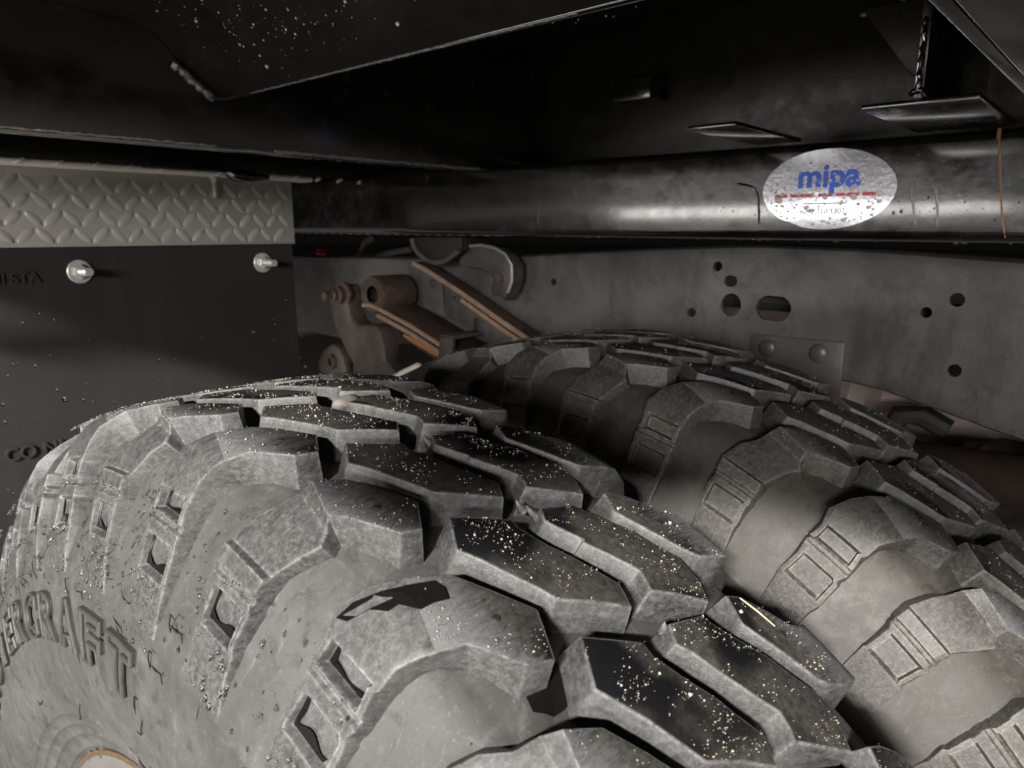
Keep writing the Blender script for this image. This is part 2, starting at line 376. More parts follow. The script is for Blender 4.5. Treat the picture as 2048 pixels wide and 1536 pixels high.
LC = [(-.0309, .07), (-.0111, 1.9), (-.0122, 2.65), (-.0051, 5.55), (.0015, 8.0), (-.0038, 9.2), (-.0257, 7.0), (-.0405, 2.17)]
RC = [(.0042, 1.9), (-.0006, 2.9), (.0014, 3.50), (.0056, 4.92), (.0049, 5.12), (.0139, 7.95), (.0120, 8.65), (.0099, 9.1), (.0292, 11.2), (.0350, 10.0), (.0366, 8.5), (.0300, 5.8), (.0225, 3.85), (.0195, 2.6)]
def block_mesh(poly, name, seed, notch=None):
    rr = random.Random(seed); pts = []
    flat = [Vector((u, rad(t)*R)) for u, t in poly]; n = len(flat)
    ar = sum(flat[i].x*flat[(i+1) % n].y - flat[(i+1) % n].x*flat[i].y for i in range(n))
    if ar < 0: flat.reverse()
    for i in range(n):
        a, b = flat[i], flat[(i+1) % n]; pts.append(a + Vector((rr.uniform(-1, 1), rr.uniform(-1, 1)))*.0006)
        L = (b-a).length; nn = Vector((b.y-a.y, a.x-b.x)).normalized(); k = int(L/.009)
        for q in range(1, k):
            c = a + (b-a)*((q+rr.uniform(-.25, .25))/k); pts.append(c - nn*abs(rr.gauss(0, .00055)))
    n = len(pts); base = []
    for i in range(n):
        a, b, c = pts[i-1], pts[i], pts[(i+1) % n]
        n1 = Vector((b.y-a.y, a.x-b.x)).normalized(); n2 = Vector((c.y-b.y, b.x-c.x)).normalized()
        m = (n1+n2); m = m/max(.6, m.length_squared/2); base.append(b + m*.0024)
    bm = bmesh.new()
    T = [bm.verts.new((p.x, p.y, 0)) for p in pts]; Bv = [bm.verts.new((p.x, p.y, -.0160)) for p in base]
    ft = bm.faces.new(T)
    for i in range(n): bm.faces.new((T[i], Bv[i], Bv[(i+1) % n], T[(i+1) % n]))
    bmesh.ops.recalc_face_normals(bm, faces=bm.faces)
    ft.material_index = 1
    es = [e for e in bm.edges if ft in e.link_faces]
    es += [e for e in bm.edges if len(e.link_faces) == 2 and ft not in e.link_faces and e.calc_face_angle(0) > .4]
    bmesh.ops.bevel(bm, geom=es, offset=.0007, segments=2, affect='EDGES', profile=.5, material=0)
    y0, y1 = min(p.y for p in pts), max(p.y for p in pts)
    y = y0 + .006
    while y < y1:
        bmesh.ops.bisect_plane(bm, geom=bm.verts[:]+bm.edges[:]+bm.faces[:], plane_co=(0, y, 0), plane_no=(0, 1, 0)); y += .006
    bmesh.ops.triangulate(bm, faces=[f for f in bm.faces if len(f.verts) > 4])
    for v in bm.verts:
        u, sarc, z = v.co; r = R + z - (abs(u)/.06)**2*.001
        v.co = P3(u, r, sarc/R)
    return finish(bm, name, [M_dust, M_top], 32)
MESH = {}
for v in range(4):
    MESH['LC', v] = block_mesh(LC, 'tread_block', 100+v); MESH['RC', v] = block_mesh(RC, 'tread_block', 200+v)
for v in range(2):
    MESH['LSA', v] = lug_mesh(LS_A, -1, 'shoulder_lug', 300+v); MESH['LSB', v] = lug_mesh(LS_B, -1, 'shoulder_lug', 310+v)
    MESH['RSA', v] = lug_mesh(RS_A, 1, 'shoulder_lug', 320+v); MESH['RSB', v] = lug_mesh(RS_B, 1, 'shoulder_lug', 330+v)
# carcass section from the void floor down both sidewalls to the beads, with moulded rings
half = []
for u in [US(q) for q in [0, .02, .04, .055, .062, .068, .074, .080, .0857, .0890, .0914, .0945, .098, .102, .105, .1075, .1095, .111, .112]]:
    uu, r = ppos(u, interp(TH, u)); half.append((uu, r))
half += [(US(a), b) for a, b in [(.1120, .3300), (.1128, .3290), (.1125, .3280), (.1135, .3200), (.1150, .311), (.1162, .302), (.1163, .292), (.1155, .281), (.1138, .270), (.1108, .259),
         (.1075, .2515), (.1080, .2500), (.1062, .2490), (.1035, .2440), (.1040, .2425), (.1020, .2415), (.0995, .2370), (.1000, .2355), (.0980, .2345),
         (.0945, .2280), (.0950, .2265), (.0930, .2258), (.0900, .2200), (.0880, .2140), (.080, .2060)]]
CPROF = [(-u, r) for u, r in reversed(half)] + half[1:]
bm = bmesh.new(); lathe(bm, CPROF, 240)
ME_CARCASS = finish(bm, 'carcass', [M_side], 50)
bm = bmesh.new()
lathe(bm, [(US(a), b) for a, b in [(-.060, .150), (-.066, .196), (-.080, .2035), (-.0905, .2100), (-.0935, .2185), (-.0930, .2215), (-.0915, .2225), (-.0895, .2190), (-.0885, .2100), (-.080, .2010),
           (.080, .2010), (.0885, .2100), (.0905, .2200), (.0925, .2215)]], 120)
ME_RIM = finish(bm, 'rim', [M_rim], 40)
bm = bmesh.new()
for k in range(170):          # crusty flaked lip
    a = rnd.uniform(0, 6.283); rr_ = rnd.uniform(.2195, .2235); sz = rnd.uniform(.0008, .0028)
    c = Vector(P3(US(-.0925)+rnd.uniform(-.001, .002), rr_, a))
    q = bmesh.ops.create_icosphere(bm, subdivisions=1, radius=sz)['verts']
    for v_ in q: v_.co = c + Vector((v_.co.x*.5, v_.co.y, v_.co.z*rnd.uniform(.5, 1)))
lathe(bm, [(US(a), b) for a, b in [(-.0937, .2205), (-.0942, .2218), (-.0934, .2234), (-.0915, .2236)]], 160)
ME_RIMRUST = finish(bm, 'rim_rust', [M_rimrust], 40)

def text_mesh(txt, size, offset=0.0, extrude=0.0, bevel=0.0, fill=True):
    cu = bpy.data.curves.new('t', 'FONT'); cu.body = txt; cu.size = size; cu.offset = offset; cu.extrude = extrude
    cu.bevel_depth = bevel; cu.bevel_resolution = 1; cu.align_x = 'CENTER'; cu.align_y = 'CENTER'; cu.resolution_u = 6
    cu.fill_mode = 'BOTH' if fill else 'NONE'
    o = bpy.data.objects.new('t', cu); C.objects.link(o); bpy.context.view_layer.update()
    me = bpy.data.meshes.new_from_object(o.evaluated_get(bpy.context.evaluated_depsgraph_get()))
    bpy.data.objects.remove(o); bpy.data.curves.remove(cu)
    return me
def sidewall(r, h):       # half-width of the sidewall skin at radius r
    best = None
    for (a, b), (c, d) in zip(half[12:], half[13:]):
        if (b-r)*(d-r) <= 0 and b != d:
            return a + (c-a)*(r-b)/(d-b) + h
    return .1165 + h
def letter_mesh(ch):
    bm = bmesh.new()
    for (fill, off, ext, bev, h0) in ((True, .0012, .0006, 0, .0004), (False, .0012, .0003, .0009, .0016)):
        me = text_mesh(ch, .030, off, ext, bev, fill)
        bt = bmesh.new(); bt.from_mesh(me); bpy.data.meshes.remove(me)
        xs = [v.co.x for v in bt.verts]; ys = [v.co.y for v in bt.verts]
        cx = (min(xs)+max(xs))/2; cy = (min(ys)+max(ys))/2; kx = .0255/(max(xs)-min(xs)); ky = .0245/(max(ys)-min(ys))
        bmesh.ops.triangulate(bt, faces=[f for f in bt.faces if len(f.verts) > 4])
        bmesh.ops.subdivide_edges(bt, edges=[e for e in bt.edges if e.calc_length() > .006], cuts=1)
        for v in bt.verts:
            x, y, z = (v.co.x-cx)*kx, (v.co.y-cy)*ky, v.co.z
            r = .3075 + y; th = x/.3075
            v.co = P3(-sidewall(r, h0 + z), r, th)
        tmp = bpy.data.meshes.new('x'); bt.to_mesh(tmp); bt.free(); bm.from_mesh(tmp); bpy.data.meshes.remove(tmp)
    return finish(bm, 'sidewall_letter', [M_letter], 40)
M_letter = simple('letter_rubber', (.048, .0465, .044), .5, 0, .5, 120, .0006)

# moulded vent whiskers
bm = bmesh.new(); tube(bm, [(0, 0, 0), (-.0008, .005, .0002), (-.0006, .0095, .0005), (-.0008, .0103, .0042)], [.00032, .00030, .00028, .00018], 5)
ME_WHISK = finish(bm, 'vent_whisker', [M_void], 60)
bm = bmesh.new()
bmesh.ops.create_circle(bm, cap_ends=True, segments=12, radius=.0011); bmesh.ops.translate(bm, verts=bm.verts, vec=(0, 0, .00012))
r2 = bmesh.ops.create_cone(bm, segments=10, radius1=.0016, radius2=.0011, depth=.0004)
ME_STUD = finish(bm, 'stud_hole', [M_void], 60)

def tyre(name, label, xc, phase, parity, krange, letters):
    t = empty(name, (xc, 0, 0)); tag(t, label, 'truck tyre', 'dual rear tyres side by side')
    t.rotation_euler = (phase, 0, 0)
    ca = link('carcass', ME_CARCASS, t); link('rim', ME_RIM, t); link('rim_rust', ME_RIMRUST, t)
    for k in krange:
        ty = 'A' if (k + parity) % 2 == 0 else 'B'
        for nm, key in (('tread_block', ('LC', k % 4)), ('tread_block', ('RC', (k*3+1) % 4)), ('shoulder_lug', ('LS'+ty, (k//2) % 2)), ('shoulder_lug', ('RS'+ty, (k//2) % 2))):
            o = link(nm, MESH[key], t); o.rotation_euler = (k*D, 0, 0)
        # stud pin holes in the shoulder lugs
        for (u, tt) in ((-.0495, -2.5), (.0475, 6.0)):
            o = link('stud_hole', ME_STUD, t); th = k*D + rad(tt) + rnd.uniform(-.004, .004)
            uu, r = ppos(abs(u), 0); o.location = P3(math.copysign(uu, u), r+.0001, th); o.rotation_euler = (th, 0, 0)
    if name == 'inner_tyre':
        for o in t.children:
            for sl in o.material_slots:
                sub = {M_dust: M_dust2, M_side: M_side2}.get(sl.material)
                if sub: sl.link = 'OBJECT'; sl.material = sub
    if letters:
        cache = {}
        for i, ch in enumerate('MASTERCRAFT'):
            if ch not in cache: cache[ch] = letter_mesh(ch)
            o = link('sidewall_letter', cache[ch], t); o.rotation_euler = (rad(.5 - 6.1*(10-i)), 0, 0)
        for i in range(46):
            r = rnd.choice([.262, .290, .3185, .3265, .337, .337, .326, .29, .25]) + rnd.uniform(-.003, .003); th = rad(rnd.uniform(-42, 30))
            o = link('vent_whisker', ME_WHISK, t)
            fl = rnd.choice([-1, 1]); e = Matrix.Rotation(th, 4, 'X') @ Matrix.Translation((-sidewall(r, -.0002), 0, r)) @ Matrix.Rotation(rnd.choice([0, 1.57, 3.14, -1.57]) + rnd.uniform(-.3, .3), 4, 'X')
            o.matrix_parent_inverse = Matrix(); o.matrix_local = e
    return t
T1 = tyre('outer_tyre', 'outer mud tyre with raised sidewall lettering, in front of the other tyre', UC, .00767, 1, range(-9, 10), True)
SP = .26331; PH2 = .34281
T2 = tyre('inner_tyre', 'inner mud tyre standing behind the lettered one, next to the frame rail', UC+SP, PH2, 0, range(-10, 8), False)

# ---- grit lying on the treads, drops on the sidewall
def inpoly(p, poly):
    x, y = p; c = False
    for i in range(len(poly)):
        (x1, y1), (x2, y2) = poly[i-1], poly[i]
        if (y1 > y) != (y2 > y) and x < (x2-x1)*(y-y1)/(y2-y1)+x1: c = not c
    return c
POLYS = [LC, RC, [(-r[0], r[1]) for r in LS_A[:4]] + [(-r[2], r[3]) for r in reversed(LS_A[:4])], [(r[0], r[1]) for r in RS_A[:5]] + [(r[2], r[3]) for r in reversed(RS_A[:5])]]
OCT = [(1, 0, 0), (-1, 0, 0), (0, 1, 0), (0, -1, 0), (0, 0, 1), (0, 0, -1)]
OF = [(0, 2, 4), (2, 1, 4), (1, 3, 4), (3, 0, 4), (2, 0, 5), (1, 2, 5), (3, 1, 5), (0, 3, 5)]
def grit(name, label, t, n, k0, k1, phase, smax):
    vs, fs, mi = [], [], []; cnt = 0
    while cnt < n:
        k = rnd.randint(k0, k1); pi = rnd.choices(range(4), (4, 4, 2, 1.6))[0]; poly = POLYS[pi]
        u = rnd.uniform(min(p[0] for p in poly), max(p[0] for p in poly)); th = rnd.uniform(min(p[1] for p in poly), max(p[1] for p in poly))
        if not inpoly((u, th), poly): continue
        q = mnoise.noise(Vector((u*70, (th+k*8.84)*1.1, k*3.1+pi))) + .5*mnoise.noise(Vector((u*300, (th+k*8.84)*4, k)))
        if q < rnd.uniform(-.1, .62): continue
        cnt += 1
        rr_ = R + .0001 - (abs(u)/.06)**2*.001
        if pi > 1: rr_ = interp(PO, abs(u))
        sz = min(smax, .00020*math.exp(rnd.gauss(0, .5)))
        c = Vector(P3(u, rr_+sz*.3, rad(th)+k*D)); b = len(vs)
        ro = Matrix.Rotation(rnd.uniform(0, 6), 3, Vector((rnd.random(), rnd.random(), rnd.random()+.1)).normalized())
        sc3 = (rnd.uniform(.7, 1.2), rnd.uniform(.7, 1.2), rnd.uniform(.6, 1))
        for o_ in OCT: vs.append(c + ro @ Vector((o_[0]*sc3[0], o_[1]*sc3[1], o_[2]*sc3[2]))*sz)
        m = rnd.choices((0, 1, 2), (5, 6, 2))[0]
        for f in OF: fs.append([b+i for i in f]); mi.append(m)
    me = bpy.data.meshes.new(name); me.from_pydata(vs, [], fs)
    for m in M_grit: me.materials.append(m)
    me.polygons.foreach_set('material_index', mi); me.polygons.foreach_set('use_smooth', [True]*len(mi))
    o = link(name, me); o.location = t.location; o.rotation_euler = t.rotation_euler
    return tag(o, label, 'grit', kind='stuff')
grit('grit', 'pale sand grains sprinkled over the outer tyre tread', T1, 4600, -3, 4, 0, .0010)
grit('grit', 'fine sand grains sprinkled over the inner tyre tread', T2, 1700, -5, 3, 0, .0007)

def dome(vs, fs, c, nrm, a, hgt, stretch=None):
    nrm = nrm.normalized(); x = nrm.orthogonal().normalized() if stretch is None else (stretch - nrm*stretch.dot(nrm)).normalized(); y = nrm.cross(x)
    b = len(vs); n = 8
    kx = 1.0 if stretch is None else rnd.uniform(1, 1.5)
    for i, (rr_, hh) in enumerate(((1.0, -.05), (.92, .42), (.55, .86))):
        for k in range(n):
            A = 2*math.pi*k/n; vs.append(c + x*(a*kx*rr_*math.cos(A)) + y*(a*rr_*math.sin(A)) + nrm*(hgt*hh))
    vs.append(c + nrm*hgt)
    for i in range(2):
        for k in range(n): fs.append([b+i*n+k, b+i*n+(k+1) % n, b+(i+1)*n+(k+1) % n, b+(i+1)*n+k])
    for k in range(n): fs.append([b+2*n+k, b+2*n+(k+1) % n, b+3*n])
    fs.append([b+k for k in reversed(range(n))])
def drops_obj(name, label, vs, fs, loc=(0, 0, 0), rot=(0, 0, 0), mat=None):
    me = bpy.data.meshes.new(name); me.from_pydata(vs, [], fs); me.materials.append(mat or M_water)
    me.polygons.foreach_set('use_smooth', [True]*len(fs))
    o = link(name, me); o.location = loc; o.rotation_euler = rot
    return tag(o, label, 'water', kind='stuff')
vs, fs = [], []
for _ in range(2600):
    r = rnd.triangular(.318, .388, .362); th = rad(rnd.uniform(-55, 27))
    if rnd.random() > math.exp(-max(0, math.degrees(th)+6)/16): continue
    u = None
    for (a, b), (c, d) in zip(half, half[1:]):
        if d <= r <= b and b != d: u = a + (c-a)*(r-b)/(d-b); un = Vector((-(d-b), c-a)); break
    if u is None: continue
    # keep off the lugs, where the skin is not the carcass
    ph = (math.degrees(th) - math.degrees(.0)) % math.degrees(D); onlug = 1.0 < ph < 5.6
    un.normalize(); lift = interp(TH, u) if onlug else 0.0
    if onlug and (.35 < r < .366 or r > .370): continue
    nrm = Vector((-abs(un.x), -math.sin(th)*abs(un.y), math.cos(th)*abs(un.y))); sz = .00055*math.exp(rnd.gauss(0, .45))
    p = Vector(P3(-u, r, th)) + nrm*lift
    dome(vs, fs, p, nrm, sz, sz*.85, Vector((0, math.cos(th)*0, 1)))
drops_obj('water_drops', 'water drops beading on the outer tyre sidewall', vs, fs, T1.location, T1.rotation_euler)

def lug_pt(u, tdeg, k, h):
    uu, r = ppos(u, h); return Vector(P3(-uu, r, rad(tdeg) + k*D))
vs, fs = [], []
def film(fn, n=9):
    b = len(vs)
    for i in range(n):
        p0, p1 = fn(i/(n-1)); vs.append(p0); vs.append(p1)
    for i in range(n-1): fs.append([b+2*i, b+2*i+2, b+2*i+3, b+2*i+1])
for k in range(-4, 4):
    isA = (k+1) % 2 == 0
    for (ul, tb, tf, ht, dp) in (((.1046, -7.2, -4.6, .0012, .0026), (.0943, -7.2, -4.7, .0008, .0038)) if isA else ((.1040, -7.5, -4.9, .0012, .0026),)):
        ph = rnd.uniform(0, 6)
        film(lambda t: (lug_pt(US(ul), tb+(tf-tb)*t, k, dp-.0004), lug_pt(US(ul)-ht*(.75+.35*math.sin(t*7+ph)), tb+(tf-tb)*t + .15, k, dp-.0006)), 14)
        film(lambda t: (lug_pt(US(ul)-.0072*t, tb-.05, k, dp-.0004), lug_pt(US(ul)-.0072*t, tb+.27*(1-t*.7)+.1*math.sin(t*9+ph), k, dp-.0006)), 10)
me = bpy.data.meshes.new('pocket_water'); me.from_pydata(vs, [], fs); me.materials.append(M_pool)
o = link('pocket_water', me); o.location = T1.location; o.rotation_euler = T1.rotation_euler
tag(o, 'dark water standing in the recesses of the outer tyre sidewall lugs', 'water', kind='stuff')
# wet patches: one on the back edge of a lug, one in a void
vs, fs = [], []
outl = [(.0800, -7.9), (.0760, -7.65), (.0700, -7.0), (.0630, -6.3), (.0570, -5.80), (.0560, -5.2), (.0575, -4.6), (.0620, -4.9), (.0660, -5.0), (.0690, -5.9), (.0720, -6.0), (.0750, -6.8), (.0790, -7.3)]
c_ = lug_pt(.0660, -6.0, 3, -.0005); vs.append(c_); vs += [lug_pt(u, t+.1, 3, -.0004) for u, t in outl]
fs += [[0, i+1, (i+1) % len(outl)+1] for i in range(len(outl))]
me = bpy.data.meshes.new('wet_patch'); me.from_pydata(vs, [], fs); me.materials.append(M_pool)
o = link('wet_patch', me); o.location = T1.location; o.rotation_euler = T1.rotation_euler
tag(o, 'black wet patch on the edge of a scuffed shoulder lug', 'water', kind='stuff')
vs, fs = [], []
outl = [(.0501, 26.66), (.0470, 26.3), (.0436, 26.08), (.0385, 26.2), (.0333, 26.36), (.0308, 27.03), (.0345, 27.6), (.0382, 28.13), (.0430, 28.25), (.0473, 28.2), (.0495, 27.9), (.0515, 27.5)]
def floor_pt(u, tdeg, lift):
    uu, r = ppos(u, interp(TH, u) - lift); return Vector(P3(-uu, r, rad(tdeg)))
vs.append(floor_pt(.0415, 27.2, .0008)); vs += [floor_pt(u + rnd.uniform(-.0008, .0008), t, .0006) for u, t in outl]
fs += [[0, i+1, (i+1) % len(outl)+1] for i in range(len(outl))]
me = bpy.data.meshes.new('puddle'); me.from_pydata(vs, [], fs); me.materials.append(M_pool)
o = link('puddle', me); o.location = T1.location; o.rotation_euler = T1.rotation_euler
tag(o, 'small black puddle in the groove beside the nearest tread block', 'water', kind='stuff')
bm = bmesh.new(); bmesh.ops.create_icosphere(bm, subdivisions=2, radius=.0011)
p = obj('white_pebble', bm, M_grit[1], sharp=180); p.location = Vector((UC, 0, 0)) + Matrix.Rotation(.00767, 3, 'X') @ floor_pt(.0438, 26.64, .0014)
tag(p, 'tiny white pebble lying in the black puddle of the groove', 'pebble')
# torn rubber nibs on block corners
for k, u, t_, ln in ((2, .0042, 1.95, .0065), (1, .0040, 1.9, .004), (2, .0022, 1.2, .005), (3, .0045, 2.0, .003)):
    bm = bmesh.new(); a_ = Vector(P3(u, R-.004, rad(t_))); b_ = Vector(P3(u-ln*.75, R+ln*.12, rad(t_-ln*60)))
    tube(bm, [a_, (a_*.5+b_*.5)+Vector((0, 0, -.0006)), b_], [.0024, .0014, .0002], 6)
    o = obj('torn_nib', bm, M_dust, T1, 60); o.rotation_euler = (k*D, 0, 0)
# pebble wedged in a groove, straw on a lug
def on_tread(u, th, h=0): return Vector(P3(u, R+h, rad(th)+.00767)) + Vector((UC, 0, 0))
bm = bmesh.new(); bmesh.ops.create_icosphere(bm, subdivisions=3, radius=1)
for v in bm.verts: v.co = v.co*(1 + .22*mnoise.noise(v.co*1.7)) ; v.co = Vector((v.co.x*.0085, v.co.y*.0050, v.co.z*.0042))
p = obj('pebble', bm, M_stone, sharp=180); p.location = on_tread(.0030, 2.4, -.0020); p.rotation_euler = (.1, .1, .2)
tag(p, 'small grey pebble wedged between two tread blocks of the outer tyre', 'pebble')
bm = bmesh.new(); a_ = on_tread(.0425, 29.7, .0006); b_ = on_tread(.0450, 31.8, .0007); tube(bm, [a_, (a_+b_)/2+Vector((0, 0, .0004)), b_], [.00028, .00038, .00026], 6)
tag(obj('straw', bm, M_straw), 'thin pale straw lying on a shoulder lug of the outer tyre', 'straw')

# ------------------------------------------------------------ mud flap with its bracket
YF = .60
fl = empty('mud_flap', (.15, YF, .05)); tag(fl, 'black rubber mud flap hanging behind the tyres on two bolts', 'mud flap')
bm = bmesh.new(); nx, nz = 24, 30
def flp(x, z, dy): return (x, YF + .004*math.sin(x*9+z*4)*max(0, .46-z)*2.2 + dy, z)
G = [[[bm.verts.new(Vector(flp(-.22 + (.399+.22)*i/nx, -.24 + .711*j/nz, dy)) - fl.location) for j in range(nz+1)] for i in range(nx+1)] for dy in (0, .008)]
for q in range(2):
    for i in range(nx):
        for j in range(nz): bm.faces.new((G[q][i][j], G[q][i+1][j], G[q][i+1][j+1], G[q][i][j+1]))
for i in range(nx):
    for j in (0, nz): bm.faces.new((G[0][i][j], G[0][i+1][j], G[1][i+1][j], G[1][i][j]))
for j in range(nz):
    for i in (0, nx): bm.faces.new((G[0][i][j], G[0][i][j+1], G[1][i][j+1], G[1][i][j]))
obj('flap_sheet', bm, M_flap, fl, 40)
def flap_text(txt, size, x, z, rot=0.0):
    me = text_mesh(txt, size, 0, .0004, .0003); me.materials.clear(); me.materials.append(M_flap)
    o = link('raised_lettering', me, fl); o.location = Vector((x, YF-.0012, z)) - fl.location; o.rotation_euler = (rad(90), 0, 0)
flap_text('NI STA', .016, .066, .434); flap_text('CO NNA', .020, .074, .245)
def bolt(parent, loc, axis, name='flap_bolt', wash=.0130, stud=.0290, rs=.0044):
    loc = Vector(loc); axis = Vector(axis).normalized()
    r_ = axis.to_track_quat('Z', 'Y').to_matrix().to_4x4(); bm = bmesh.new()
    lat = [(0, 0), (.0, wash), (.0016, wash), (.0020, wash*.96), (.0022, rs)]
    def ring(prof, n, rot0=0.0):
        rg = []
        for k in range(n):
            A = 2*math.pi*k/n + rot0; rg.append([bm.verts.new(r_ @ Vector((b*math.cos(A), b*math.sin(A), a))) for a, b in prof])
        for k in range(n):
            for i in range(len(prof)-1): bm.faces.new((rg[k][i], rg[k][i+1], rg[(k+1) % n][i+1], rg[(k+1) % n][i]))
    ring([(0, wash), (.0016, wash), (.0021, wash*.95), (.0021, .001)], 28)
    ring([(.0021, wash*.62), (.0062, wash*.64), (.0080, wash*.52), (.0080, .001)], 6, .4)
    pf = [(.008, rs)]
    z = .008
    while z < stud: pf += [(z+.0004, rs*.86), (z+.0008, rs)]; z += .0008
    pf += [(stud+.0006, rs*.6), (stud+.0006, .0001)]
    ring(pf, 14)
    bmesh.ops.remove_doubles(bm, verts=bm.verts, dist=1e-6)
    o = obj(name, bm, M_zinc, parent, 30); o.location = loc - (parent.location if parent else Vector()); return o
bolt(fl, (.129, YF-.001, .439), (0.02, -1, .02)); bolt(fl, (.352, YF-.001, .442), (0.02, -1, 0))

br = empty('flap_bracket', (.15, .592, .50)); tag(br, 'bare aluminium checker plate angle bracket above the black mud flap', 'bracket')
bm = bmesh.new(); box(bm, -.22, .399, .592, .5965, .4665, .549, .0006); bmesh.ops.translate(bm, verts=bm.verts, vec=-br.location)
obj('plate_face', bm, M_alu, br, 40)
bm = bmesh.new(); box(bm, -.22, .4245, .5770, .605, .5490, .5560, .0028, 4); bmesh.ops.translate(bm, verts=bm.verts, vec=-br.location)
obj('top_flange', bm, M_lip, br, 60)
# raised lozenge bars of the checker pattern: pairs alternating across the diagonal
def bar_mesh(ln, wd, hg):
    bm = bmesh.new(); n = 9; top = []
    for i in range(n):
        t = -1 + 2*i/(n-1); w_ = wd*math.sqrt(max(0, 1-t*t))*.9 + wd*.06; hh = hg*(1-t**4*.85)
        top.append([bm.verts.new((t*ln, 0.001, -w_)), bm.verts.new((t*ln, -hh, -w_*.35)), bm.verts.new((t*ln, -hh, w_*.35)), bm.verts.new((t*ln, .001, w_))])
    for A, B in zip(top, top[1:]):
        for k in range(3): bm.faces.new((A[k], A[k+1], B[k+1], B[k]))
    return finish(bm, 'raised_bar', [M_alu], 180)
ME_BAR = bar_mesh(.0124, .0080, .0012)
for i in range(-12, 26):
    for j in range(4):
        x = .0185*i + (.00925 if j % 2 else 0) + .006; z = .4783 + .0183*j
        if not (-.21 < x < .390 and z < .541): continue
        o = link('raised_bar', ME_BAR, br); o.location = Vector((x, .5921, z)) - br.location
        o.rotation_euler = (0, rad(45 if (i+j) % 2 else -45), 0); q = rnd.uniform(.85, 1.05)*(1.0 if z < .535 else .8); o.scale = (q, rnd.uniform(.7, 1.1), q)
bm = bmesh.new(); tube(bm, [(-.0045, -.001, -.0023), (-.0015, -.0022, .0002), (.0015, -.0022, .0014), (.0045, -.001, .0032)], [.0016, .0023, .0023, .0014], 8)
ME_END = finish(bm, 'cut_bar_end', [M_lip], 60)
for i in range(-7, 13):
    o = link('cut_bar_end', ME_END, br); o.location = Vector((.079 + .0352*i, .5772, .5525)) - br.location
bb = bolt(br, (.2865, .5835, .549), (0, 0, -1), 'flange_bolt', .0060, .0240, .0030)

# ------------------------------------------------------------ sub-frame beam with decal
be = empty('subframe_beam', (.54, .2, .473)); tag(be, 'glossy black painted box beam running above the frame rail, decal on its face', 'beam')
ZB, ZM = .4760, .5130
def beam_x(z):                     # the face rolls under towards the lower edge
    t = max(0, (ZM - z)/(ZM - ZB)); return .500 + .0026*t**2 + (.006*max(0, (t-.86)/.14)**2)
def beam_dz(y): return .0062*(y + .1)
bm = bmesh.new(); pts = [(beam_x(ZB + (ZM-ZB)*i/14), ZB + (ZM-ZB)*i/14) for i in range(15)]
pts += [(.5, .535), (.5, .5500)] + [(.508-.008*math.cos(a*math.pi/8), .5500+.008*math.sin(a*math.pi/8)) for a in range(1, 5)]
pts += [(.567, .558), (.575, .550), (.575, ZB+.008), (.567, ZB-.0005), (.5190, ZB-.0010)]
rings = [[bm.verts.new((x, y, z + beam_dz(y))) for x, z in pts] for y in [-1.2 + 2.8*i/40 for i in range(41)]]
for A, B in zip(rings, rings[1:]):
    for k in range(len(pts)): bm.faces.new((A[k], A[(k+1) % len(pts)], B[(k+1) % len(pts)], B[k]))
bm.faces.new(rings[0]); bm.faces.new(rings[-1][::-1])
bmesh.ops.translate(bm, verts=bm.verts, vec=-be.location)
obj('box_section', bm, M_paint, be, 40)
def on_beam(name, bm, mat, sharp=40):
    bmesh.ops.translate(bm, verts=bm.verts, vec=-be.location); return obj(name, bm, mat, be, sharp)
SY, SZ = -.0805, .5185
def bx(y, z, off): return beam_x(z - beam_dz(y)) - off
bm = bmesh.new(); c0 = bm.verts.new((.4990, SY, SZ)); prev = None
for q in (.25, .5, .7, .85, 1.0):
    ring = []
    for k in range(64):
        a = 2*math.pi*k/64; qq = q*(1.0 - (.035*math.exp(-((a-5.25)/.12)**2)))
        y_ = SY + .0555*qq*math.cos(a); z_ = SZ + .0335*qq*math.sin(a); ring.append(bm.verts.new((bx(y_, z_, .0008), y_, z_)))
    for k in range(64):
        if prev: bm.faces.new((prev[k], ring[k], ring[(k+1) % 64], prev[(k+1) % 64]))
        else: bm.faces.new((c0, ring[k], ring[(k+1) % 64]))
    prev = ring
last = [bm.verts.new((v.co.x+.0009, v.co.y, v.co.z)) for v in prev]
for k in range(64): bm.faces.new((prev[k], last[k], last[(k+1) % 64], prev[(k+1) % 64]))
on_beam('oval_decal', bm, M_decal)
def decal_text(name, txt, size, y, z, mat, off=0.0, kx=1.0):
    me = text_mesh(txt, size, off, .0001); me.materials.clear(); me.materials.append(mat)
    for v in me.vertices:
        yy, zz = y - v.co.x*kx, z + v.co.y; v.co = (bx(yy, zz, .0010) - v.co.z, yy, zz)
    o = link(name, me, be); o.matrix_parent_inverse = Matrix.Translation(-be.location); return o
decal_text('decal_word', 'mipa', .027, SY-.001, SZ+.0105, M_blue, .0009, 1.0)
decal_text('decal_print', '6042 710-1207', .0062, SY+.002, SZ-.0185, M_ink)
bm = bmesh.new()
for (a, b) in ((-.044, -.030), (-.027, -.009), (-.006, .006), (.010, .030), (.033, .044)):
    box(bm, bx(SY, SZ-.0048, .0014), bx(SY, SZ-.0048, .0009), SY+a, SY+b, SZ-.0062, SZ-.0034)
on_beam('decal_line', bm, M_red)
bm = bmesh.new(); box(bm, bx(SY, SZ-.0118, .0014), bx(SY, SZ-.0118, .0009), SY-.018, SY+.018, SZ-.0122, SZ-.0114); on_beam('decal_rule', bm, M_ink)
